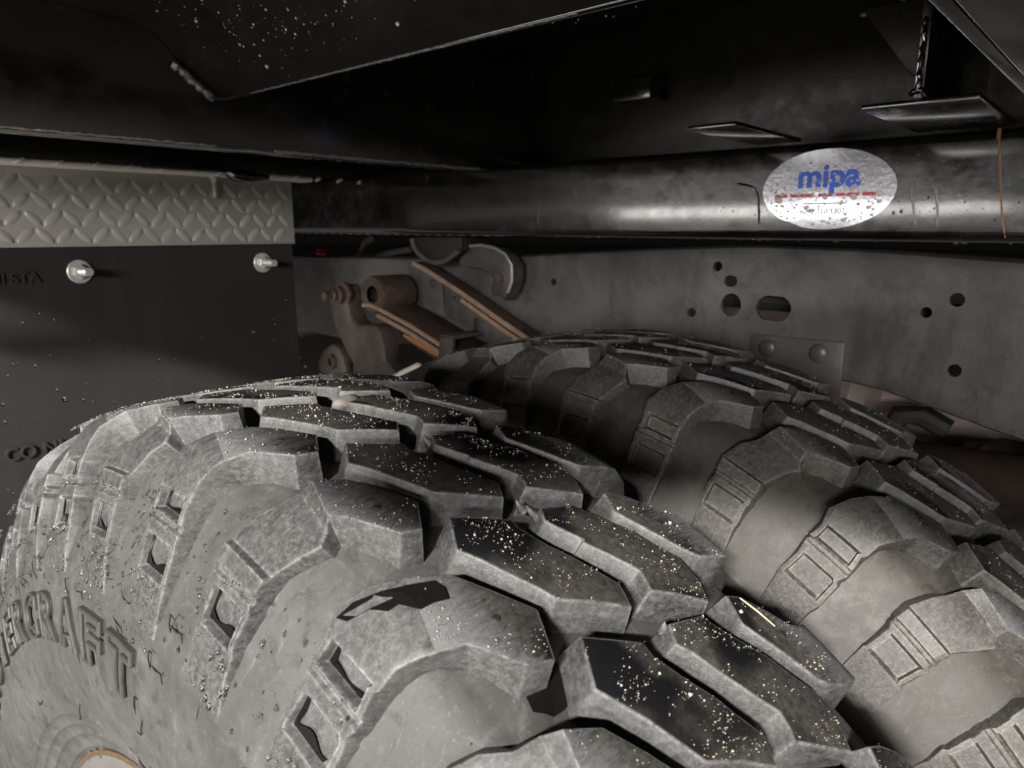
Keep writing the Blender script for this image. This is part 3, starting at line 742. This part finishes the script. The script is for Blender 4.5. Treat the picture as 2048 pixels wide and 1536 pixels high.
# paint runs and the rust streak
for pts, m, r_, nm in (
        ([(.000, .5265), (-.009, .5250), (-.017, .5220), (-.0205, .514), (-.0220, .501), (-.0225, .490)], M_paint, .0013, 'paint_run'),
        ([(-.1460, .517), (-.1495, .502), (-.1520, .4885)], M_run, .0010, 'paint_run'), ([(-.1635, .516), (-.1665, .501), (-.1680, .4865)], M_run, .0010, 'paint_run'),
        ([(-.2010, .5575), (-.2010, .550)], M_rrun, .0017, 'rust_run'), ([(-.2010, .553), (-.2030, .540), (-.2055, .522), (-.2080, .506), (-.2105, .490), (-.2135, .4785)], M_rrun, .0009, 'rust_run'),
        ([(.2385, .517), (.2400, .503), (.2410, .490)], M_run, .0009, 'paint_run')):
    bm = bmesh.new(); tube(bm, [(bx(y, z, .0002), y, z) for y, z in pts], [r_*(.75+.25*math.sin(i*2.1)) for i in range(len(pts))], 7); on_beam(nm, bm, m)
# weld seam bead and drip row under the lower edge
bm = bmesh.new(); tube(bm, [(.5165, .30+.006*i, .4762+beam_dz(.3+.006*i)+.0004*math.sin(i*1.7)) for i in range(0, 90)], .0014, 6); on_beam('lower_seam', bm, M_weld)
vs, fs = [], []
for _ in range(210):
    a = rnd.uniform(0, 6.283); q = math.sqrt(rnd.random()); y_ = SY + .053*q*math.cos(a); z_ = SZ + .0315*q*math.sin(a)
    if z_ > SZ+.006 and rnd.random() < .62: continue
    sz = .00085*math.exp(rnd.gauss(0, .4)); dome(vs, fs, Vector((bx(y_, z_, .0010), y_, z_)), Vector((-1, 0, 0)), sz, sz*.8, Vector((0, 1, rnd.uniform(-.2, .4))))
drops_obj('water_drops', 'water drops painted pale for glints, crowding the oval decal', vs, fs, mat=M_glint_water); vs, fs = [], []
for _ in range(260):
    y_ = rnd.triangular(-.26, .05, -.2); z_ = rnd.triangular(.488, .545, .515); sz = .00045*math.exp(rnd.gauss(0, .4))
    dome(vs, fs, Vector((bx(y_, z_, .0002), y_, z_)), Vector((-1, 0, 0)), sz, sz*.8, Vector((0, 0, 1)))
for _ in range(26):
    y_ = rnd.uniform(-.25, .25); sz = rnd.uniform(.0008, .0018); dome(vs, fs, Vector((rnd.uniform(.518, .53), y_, .4752+beam_dz(y_))), Vector((0, 0, -1)), sz, sz*1.3)
drops_obj('water_drops', 'water drops scattered over the face of the black beam', vs, fs)

# ------------------------------------------------------------ chassis frame rail
ra = empty('frame_rail', (.58, 0, .38)); tag(ra, 'grey brown steel chassis frame rail with punched holes behind the inner tyre', 'frame rail')
TOPZ = [(-.9, .415), (-.5, .438), (-.3, .452), (-.218, .4595), (-.1, .4665), (.02, .4695), (.15, .4635), (.337, .4520), (.55, .4430), (.87, .4390), (1.6, .437)]
def rail_z(y): return interp(TOPZ, y)
BOTZ = [(-.9, .20), (-.5, .258), (-.237, .304), (-.111, .335), (.02, .343), (.2, .330), (.4, .314), (.758, .2965), (.894, .301), (1.6, .300)]
bm = bmesh.new(); ys = [-.9 + 2.5*i/80 for i in range(81)]; prof_ = []
for y in ys:
    zt, zb = rail_z(y), interp(BOTZ, y); q = .010; ring = []
    pts = [(.640, zt), (.580+q, zt), (.5829, zt-.0029), (.580, zt-q), (.580, zb+q), (.5829, zb+.0029), (.580+q, zb), (.640, zb), (.640, zb+.006), (.588, zb+.006), (.586, zb+q), (.586, zt-q), (.588, zt-.006), (.640, zt-.006)]
    prof_.append([bm.verts.new((x, y, z)) for x, z in pts])
n_ = len(prof_[0])
for A, B in zip(prof_, prof_[1:]):
    for k in range(n_): bm.faces.new((A[k], A[(k+1) % n_], B[(k+1) % n_], B[k]))
bm.faces.new(prof_[0]); bm.faces.new(prof_[-1][::-1])
rail = obj('channel', bm, M_rail, None, 40)
bm = bmesh.new()
for (y, z, a, b) in ((.280, .419, .0045, .0045), (.054, .446, .0055, .0055), (.038, .431, .0075, .0062), (.082, .394, .0052, .0052), (.036, .4055, .0115, .0125), (-.0105, .4050, .0185, .0130),
                     (-.174, .424, .0062, .0062), (-.151, .411, .0050, .0050), (-.179, .361, .0058, .0058), (-.30, .40, .007, .007)):
    A, B = [], []
    for k in range(20):
        t_ = 2*math.pi*k/20; c_, s_ = math.cos(t_), math.sin(t_)
        yy = y + (math.copysign(max(0, a-b), c_) + min(a, b)*c_ if a > b else a*c_); zz_ = z + b*s_
        A.append(bm.verts.new((.57, yy, zz_))); B.append(bm.verts.new((.60, yy, zz_)))
    bm.faces.new(A); bm.faces.new(B[::-1])
    for k in range(20): bm.faces.new((A[k], B[k], B[(k+1) % 20], A[(k+1) % 20]))
bmesh.ops.recalc_face_normals(bm, faces=bm.faces)
cut = obj('cutter', bm, M_rail, None, smooth=False)
md = rail.modifiers.new('holes', 'BOOLEAN'); md.object = cut; md.solver = 'EXACT'
bpy.context.view_layer.update()
me = bpy.data.meshes.new_from_object(rail.evaluated_get(bpy.context.evaluated_depsgraph_get()))
bpy.data.objects.remove(cut); bpy.data.objects.remove(rail)
for p_ in me.polygons: p_.use_smooth = True
me.set_sharp_from_angle(angle=rad(30))
rail = link('channel', me, ra); rail.matrix_parent_inverse = Matrix.Translation(-ra.location)
bm = bmesh.new(); plateX(bm, [(.010, .3770), (-.0845, .3775), (-.0845, .300), (.010, .300)], .5765, .5798, .001); o = obj('doubler_plate', bm, M_rail, ra, 40); o.matrix_parent_inverse = Matrix.Translation(-ra.location)
for (y, z) in ((-.009, .3635), (-.061, .3640)):
    bm = bmesh.new(); bmesh.ops.create_uvsphere(bm, u_segments=18, v_segments=10, radius=.0095)
    for v in bm.verts: v.co.x *= .45
    o = obj('rivet_head', bm, M_rail, ra, 60); o.location = Vector((.5763, y, z)) - ra.location
# something dark inside the channel shows through the big holes
bm = bmesh.new(); tube(bm, [(.625, -.5, .40), (.625, .2, .412), (.625, .6, .39)], .011, 10)
tag(obj('brake_hose', bm, M_void), 'black hose running inside the frame rail, seen through its holes', 'hose')

# ------------------------------------------------------------ leaf spring and brackets
sp = empty('leaf_spring', (.52, .45, .35)); tag(sp, 'rusty leaf spring pack with eye, clamp and hanger behind the tyres', 'leaf spring')
def on_sp(name, bm, mat, sharp=40, par=sp):
    bmesh.ops.translate(bm, verts=bm.verts, vec=-par.location); return obj(name, bm, mat, par, sharp)
def leaf(bm, line, x0, x1, th):
    up_ = [(y, z) for y, z in line]; lo = [(y, z-th) for y, z in reversed(line)]
    plateX(bm, up_+lo, x0, x1, .0012)
L1 = [(.556, .378), (.539, .3795), (.520, .3755), (.45, .356), (.397, .3375), (.333, .318), (.25, .296), (.10, .265)]
bm = bmesh.new(); leaf(bm, L1, .505, .568, .0075); on_sp('leaf', bm, M_rust)
bm = bmesh.new(); leaf(bm, [(y, z-.0090) for y, z in L1[2:]], .503, .568, .0085); on_sp('leaf', bm, M_rust)
bm = bmesh.new(); leaf(bm, [(y, z-.0185) for y, z in L1[3:]], .503, .568, .010); on_sp('leaf', bm, M_rust)
bm = bmesh.new(); tube(bm, [(.5045, y, z-.0042) for y, z in L1], .0030, 6); on_sp('leaf_edge', bm, M_edge)
bm = bmesh.new(); tube(bm, [(.5025, y, z-.0135) for y, z in L1[2:]], .0030, 6); on_sp('leaf_edge', bm, M_edge)
bm = bmesh.new(); tube(bm, [(.5022, .462, .3385), (.5022, .44, .3325), (.5022, .405, .3215), (.5022, .38, .3135)], [.0026, .0038, .0034, .0022], 7); on_sp('rust_crust', bm, M_orange)
# spring eye
bm = bmesh.new()
lathe(bm, [(-.032, .013), (-.032, .026), (-.029, .0275), (.029, .0275), (.032, .026), (.032, .013)], 32); bmesh.ops.translate(bm, verts=bm.verts, vec=(.538, .535, .3905)); on_sp('spring_eye', bm, M_rust)
bm = bmesh.new(); plateX(bm, [(.384, .3465), (.361, .3465), (.366, .300), (.394, .296)], .497, .5035, .0012); plateX(bm, [(.384, .3475), (.361, .3475), (.361, .3430), (.384, .3430)], .497, .575, .001); on_sp('spring_clamp', bm, M_cast)
# hanger casting
HG = [(.622, .385), (.612, .396), (.594, .404), (.580, .402), (.5735, .388), (.572, .366), (.566, .353), (.553, .3465), (.525, .349), (.512, .3485), (.500, .340), (.492, .318), (.494, .300), (.470, .288), (.430, .272), (.430, .255), (.470, .250), (.545, .256), (.574, .264), (.568, .285), (.586, .305), (.597, .322), (.612, .345)]
bm = bmesh.new(); plateX(bm, HG, .490, .520, .004); on_sp('hanger', bm, M_cast)
bm = bmesh.new(); plateX(bm, [(.650, .278), (.630, .303), (.606, .3135), (.592, .309), (.580, .295), (.577, .275), (.55, .262), (.62, .258), (.645, .266)], .482, .498, .004); on_sp('hanger_lug', bm, M_cast)
bm = bmesh.new(); lathe(bm, [(.0, .0055), (-.004, .0060), (-.004, .0105), (.002, .0125)], 22); bmesh.ops.translate(bm, verts=bm.verts, vec=(.481, .607, .286)); on_sp('lug_bushing', bm, M_rust)
bm = bmesh.new()
lathe(bm, [(.012, .0005), (.012, .019), (.006, .0195), (.004, .0125), (-.004, .0130), (-.006, .0095), (-.012, .0095), (-.014, .0065), (-.026, .0065), (-.027, .0005)], 20); bmesh.ops.translate(bm, verts=bm.verts, vec=(.485, .588, .3885)); on_sp('eye_bolt', bm, M_rust)
# overload spring above
ov = empty('overload_bracket', (.55, .40, .38)); tag(ov, 'brown angled overload spring bracket bolted to the frame rail above the leaf spring', 'bracket')
OL = [(.497, .4345), (.471, .4265), (.40, .3975), (.33, .366), (.276, .343), (.20, .311)]
bm = bmesh.new(); leaf(bm, OL, .548, .5785, .0065); on_sp('top_leaf', bm, M_rust, par=ov)
bm = bmesh.new(); tube(bm, [(.548, y, z-.003) for y, z in OL], .0034, 6); on_sp('leaf_edge', bm, M_edge, par=ov)
bm = bmesh.new(); tube(bm, [(.5475, y, z-.0125) for y, z in OL[2:]], .0030, 6); on_sp('leaf_edge', bm, M_edge, par=ov)
bm = bmesh.new(); plateX(bm, [(.490, .424), (.4475, .4085), (.4455, .358), (.486, .368)], .556, .5795, .0015); on_sp('side_plate', bm, M_rail, par=ov)
bm = bmesh.new(); plateX(bm, [(.4440, .407), (.276, .3375), (.26, .320), (.335, .327), (.4415, .357)], .558, .5795, .0015); on_sp('side_plate', bm, M_rail, par=ov)
bm = bmesh.new(); plateX(bm, [(.3865, .361), (.3795, .361), (.3795, .3435), (.3865, .3435)], .5568, .5579, .0004); on_sp('slot', bm, M_void, par=ov)
bm = bmesh.new(); lathe(bm, [(.003, .0005), (.003, .004), (.0, .005), (-.003, .003), (-.003, .0004)], 14); bmesh.ops.translate(bm, verts=bm.verts, vec=(.555, .4665, .4045)); on_sp('plate_bolt', bm, M_rust, par=ov)
bm = bmesh.new(); lathe(bm, [(.001, .0003), (.001, .003)], 12); bmesh.ops.translate(bm, verts=bm.verts, vec=(.5565, .424, .3865)); on_sp('punched_hole', bm, M_void, par=ov)
# bump stop cup and flange
bs = empty('bump_stop', (.55, .40, .44)); tag(bs, 'bump stop cup with a curved flange bolted under the black beam', 'bump stop')
bm = bmesh.new(); ring = [(.470, .466), (.468, .457), (.458, .446), (.440, .4375), (.423, .4345), (.405, .4380), (.390, .4460), (.380, .4515)]
tube(bm, [(.520, y, z) for y, z in ring], .0038, 8); on_sp('cup_rim', bm, M_edge if False else M_cast, par=bs)
bm = bmesh.new(); plateX(bm, ring + [(.378, .4690), (.468, .4690)], .523, .575, .003); on_sp('rubber_pad', bm, M_void, par=bs)
FLG = [(.402, .449), (.385, .4565), (.360, .4585), (.335, .4555), (.317, .4475), (.3065, .434), (.3065, .415), (.313, .400), (.3215, .3865), (.330, .394), (.347, .3955), (.343, .408), (.340, .417), (.352, .4245), (.368, .428), (.385, .429), (.402, .431)]
bm = bmesh.new(); plateX(bm, FLG, .540, .566, .005); on_sp('flange', bm, M_rail, par=bs)
bm = bmesh.new(); tube(bm, [(.5395, y, z) for y, z in FLG[1:8]], .0022, 7); on_sp('flange_lip', bm, M_weld, par=bs)
bm = bmesh.new(); lathe(bm, [(.004, .0003), (.004, .0085), (-.001, .0085), (-.002, .006), (-.006, .0055), (-.006, .0003)], 16); bmesh.ops.translate(bm, verts=bm.verts, vec=(.541, .3255, .4170)); on_sp('flange_bolt', bm, M_cast, par=bs)
bpy.context.view_layer.update()
for g_, dy, dz in ((sp, .009, .0005), (ov, .002, .0045), (bs, -.002, .0055)):
    k_ = 1.038
    g_.scale = (1, k_, 1.02); g_.location = (g_.location.x, g_.location.y*k_ + dy - .0, .40 + (g_.location.z-.40)*1.02 + dz)
# background pieces in the gap
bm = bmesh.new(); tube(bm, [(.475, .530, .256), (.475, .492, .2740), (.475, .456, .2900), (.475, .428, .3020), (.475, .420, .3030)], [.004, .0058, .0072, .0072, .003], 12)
tag(obj('lit_gap_tube', bm, M_white), 'short pale tube standing in for a bright lit gap under the rusty spring pack', 'tube')  # added shape in place of lit background showing beneath the spring
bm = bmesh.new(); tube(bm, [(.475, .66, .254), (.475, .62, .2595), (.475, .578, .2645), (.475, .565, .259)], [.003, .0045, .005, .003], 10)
tag(obj('lit_gap_piece', bm, M_white), 'pale piece standing in for a bright lit gap just above the outer tyre crest', 'hose')  # second added shape for a bright patch of lit background
bm = bmesh.new(); tube(bm, [(.75, 1.065, .440), (.75, 1.045, .436), (.75, 1.03, .438)], .008, 10)
tag(obj('red_light_spot', bm, M_redp), 'small red piece standing in for a tiny light in the dark gap under the beam', 'light spot')  # red colour stands in for a tiny red light in the background
bm = bmesh.new(); tube(bm, [(.76, 1.0, .430), (.76, .935, .438), (.76, .91, .462), (.76, .88, .472)], .007, 10)
tag(obj('grey_cable', bm, M_rail), 'thin grey cable rising toward the beam in the dark gap', 'cable')
bm = bmesh.new(); tube(bm, [(.76, .875, .434), (.76, .835, .442), (.76, .77, .450)], .006, 10)
tag(obj('grey_pipe', bm, M_rail), 'short grey pipe lying level in the dark gap', 'pipe')
bm = bmesh.new(); tube(bm, [(.66, .10, .235), (.66, -.155, .243), (.66, -.5, .256)], .027, 24)
tag(obj('exhaust_pipe', bm, M_dkrust), 'dark rusty pipe below the frame rail beside the inner tyre', 'pipe')
bm = bmesh.new(); bmesh.ops.create_grid(bm, x_segments=40, y_segments=30, size=1)
for v in bm.verts:
    y, z = v.co.x*.45 - .15, v.co.y*.22 + .20
    v.co = (.86 + .05*mnoise.noise(Vector((y*9, z*9, 2))) + .02*mnoise.noise(Vector((y*31, z*31, 5))), y, z)
bmesh.ops.solidify(bm, geom=bm.faces[:], thickness=.004)
tag(obj('heat_shield', bm, M_foil, None, 25), 'crumpled pale heat shield behind the frame rail', 'heat shield')
bm = bmesh.new(); box(bm, .72, 1.15, -1.6, -.16, -.22, .236, .03, 3)  # black box added to keep the view beyond the pipe dark
tag(obj('dark_backdrop_box', bm, M_under), 'black box added to hide the lit ground beyond the rusty pipe', 'backdrop box')
bm = bmesh.new(); lathe(bm, [(.30, .001), (.30, .155), (.36, .165), (.40, .165), (.40, .09), (.95, .085), (.95, .001)], 40)
tag(obj('axle_housing', bm, M_under), 'black axle housing and drum hidden between wheel and frame', 'axle')
bm = bmesh.new(); tube(bm, [(.76, -.085, .235), (.76, -.10, .272), (.76, -.125, .274), (.76, -.15, .262)], .013, 10)
tag(obj('black_hose', bm, M_void), 'bent black hose in front of the pale heat shield', 'hose')

# ------------------------------------------------------------ flatbed underside
bd = empty('flatbed', (.1, 0, .66)); tag(bd, 'black painted underside of the flatbed with cross members and welds', 'flatbed')
def on_bd(name, bm, mat=None, sharp=35): return on_sp(name, bm, mat or M_under, sharp, bd)
bm = bmesh.new(); box(bm, -.36, 1.3, -1.6, 2.2, .706, .712); on_bd('floor_sheet', bm)
bm = bmesh.new(); box(bm, -.366, -.358, -1.6, 2.2, .610, .712, .001); on_bd('side_rail', bm, M_paint)
def channel(y, zb, x0, x1, zt=.706, fl_=.045):
    bm = bmesh.new(); box(bm, x0, x1, y, y+.006, zb, zt, .0012); box(bm, x0, x1, y+.006, y+fl_, zb, zb+.006, .0012); return bm
on_bd('cross_member', channel(.32, .5555, -.355, 1.2), M_paint)
bm = bmesh.new(); box(bm, -.355, 1.2, -.240, -.234, .5565, .706, .0012); box(bm, -.355, 1.2, -.298, -.2405, .5565, .5625, .0012); on_bd('cross_member', bm, M_paint)
on_bd('cross_member', channel(.905, .5555, -.355, 1.2), M_paint)
# folded side stringer meeting the cross member with a sloping weld
ST = [(.172, .594), (.176, .594), (.180, .600), (.180, .706), (.174, .706), (.174, .604), (.140, .622), (.128, .640), (.100, .648), (-.355, .652), (-.355, .658), (.102, .654), (.132, .646), (.142, .628)]
bm = bmesh.new(); prism(bm, [(.1675, .5935), (.1735, .5935), (.1735, .704), (.1675, .704)], lambda x, z: (x, -.233, z), lambda x, z: (x, .319, z), .0012); on_bd('stringer', bm, M_paint)
bm = bmesh.new(); prism(bm, [(.1670, .5945), (.1670, .6005), (.138, .6225), (.122, .640), (.094, .6485), (-.355, .652), (-.355, .648), (.092, .6445), (.118, .636), (.133, .6190)], lambda x, z: (x, -.233, z), lambda x, z: (x, .319, z), 0); on_bd('folded_skirt', bm, M_under)
def bead(name, pts, r, seed, mat=M_weld):
    bm = bmesh.new(); rr = random.Random(seed); out = []; rs = []
    for (a, b) in zip(pts, pts[1:]):
        a, b = Vector(a), Vector(b); n = max(2, int((b-a).length/.0022))
        for i in range(n):
            out.append(a + (b-a)*(i/n) + Vector((rr.uniform(-1, 1), rr.uniform(-1, 1), rr.uniform(-1, 1)))*r*.35); rs.append(r*rr.uniform(.6, 1.25))
    out.append(Vector(pts[-1])); rs.append(r*.5); tube(bm, out, rs, 6); on_bd(name, bm, mat, 60)
bead('weld_bead', [(.128, .3185, .6165), (.160, .3185, .5925)], .0032, 3)
bead('bottom_weld', [(-.3, .3195, .5552), (.16, .3195, .5552)], .0010, 5, M_weld)
bead('bottom_weld', [(.215, .3195, .5553), (.485, .3195, .5558)], .0014, 6)
bead('stringer_weld', [(.1677, .27, .5935), (.1677, -.06, .5935)], .0007, 7)
# dangling tab between bracket and cross member
bm = bmesh.new(); tube(bm, [(.30, .57, .556), (.305, .565, .551), (.325, .56, .5495), (.345, .555, .5500)], [.008, .009, .006, .003], 10); on_bd('weld_blob', bm, M_paint, 60)
bm = bmesh.new(); box(bm, .20, .33, .56, .60, .5535, .5585, .001); on_bd('mount_strip', bm, M_under)
# mounting plates on the beam, with upright gussets
for (x0, x1, y0, y1, nm) in ((.359, .500, -.2110, -.1450, 'mount_plate'), (.370, .500, -.056, -.016, 'mount_plate')):
    bm = bmesh.new(); box(bm, x0, x1, y0, y1, .5590, .5628, .0012); on_bd(nm, bm, M_paint)
bm = bmesh.new(); box(bm, .362, .56, -.180, -.174, .5632, .704, .0012); on_bd('gusset', bm, M_paint)
bead('gusset_weld', [(.362, -.182, .5657), (.362, -.177, .5690), (.362, -.172, .5657)], .0030, 9, M_paint)
bead('gusset_weld', [(.3605, -.177, .5665), (.3605, -.177, .610)], .0016, 10, M_paint)
bm = bmesh.new(); box(bm, .575, .583, -.245, .319, .565, .706, .0012); on_bd('inner_stringer', bm, M_under)
bm = bmesh.new(); prism(bm, [(-.082, .670), (-.150, .668), (-.150, .606), (-.124, .612)], lambda y, z: (.550-(z-.61)*.135, y, z), lambda y, z: (.556-(z-.61)*.135, y, z), .001); on_bd('reflection_plate', bm, M_semi)  # added plate; outline and tilt follow a triangular patch of reflected light
bead('gusset_weld', [(.556, -.078, .668), (.556, -.150, .672)], .0022, 12)
bead('gusset_weld', [(.54, -.075, .69), (.55, -.115, .672)], .0016, 13)
bm = bmesh.new(); box(bm, .545, .57, .125, .172, .622, .644, .001); on_bd('spacer_block', bm, M_paint)
# beaded drops under the flatbed, their glints put into a pale colour
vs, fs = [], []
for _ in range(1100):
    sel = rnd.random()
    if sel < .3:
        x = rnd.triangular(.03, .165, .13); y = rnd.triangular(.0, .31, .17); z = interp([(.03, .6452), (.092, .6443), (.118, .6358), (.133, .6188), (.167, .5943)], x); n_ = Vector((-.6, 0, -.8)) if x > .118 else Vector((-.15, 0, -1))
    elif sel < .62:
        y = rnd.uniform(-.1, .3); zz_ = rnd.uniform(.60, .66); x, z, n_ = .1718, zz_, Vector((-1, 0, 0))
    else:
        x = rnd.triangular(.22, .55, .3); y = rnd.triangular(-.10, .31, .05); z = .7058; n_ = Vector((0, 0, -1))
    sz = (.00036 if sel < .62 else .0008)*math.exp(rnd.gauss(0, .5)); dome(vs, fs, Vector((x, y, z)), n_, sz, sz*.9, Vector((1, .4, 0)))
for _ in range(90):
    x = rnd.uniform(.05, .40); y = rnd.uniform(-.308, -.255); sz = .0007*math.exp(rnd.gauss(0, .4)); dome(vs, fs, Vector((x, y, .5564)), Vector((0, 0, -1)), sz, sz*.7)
drops_obj('water_drops', 'water drops painted pale for glints, hanging under the black flatbed', vs, fs, mat=M_glint_water)
vs, fs = [], []
for _ in range(120):
    x = rnd.uniform(.0, .42); z = rnd.triangular(.12, .44, .2); sz = .0010*math.exp(rnd.gauss(0, .4))
    dome(vs, fs, Vector(flp(x, z, -.0002)), Vector((0, -1, 0)), sz, sz*.7, Vector((0, 0, 1)))
drops_obj('water_drops', 'scattered water drops on the black mud flap', vs, fs)
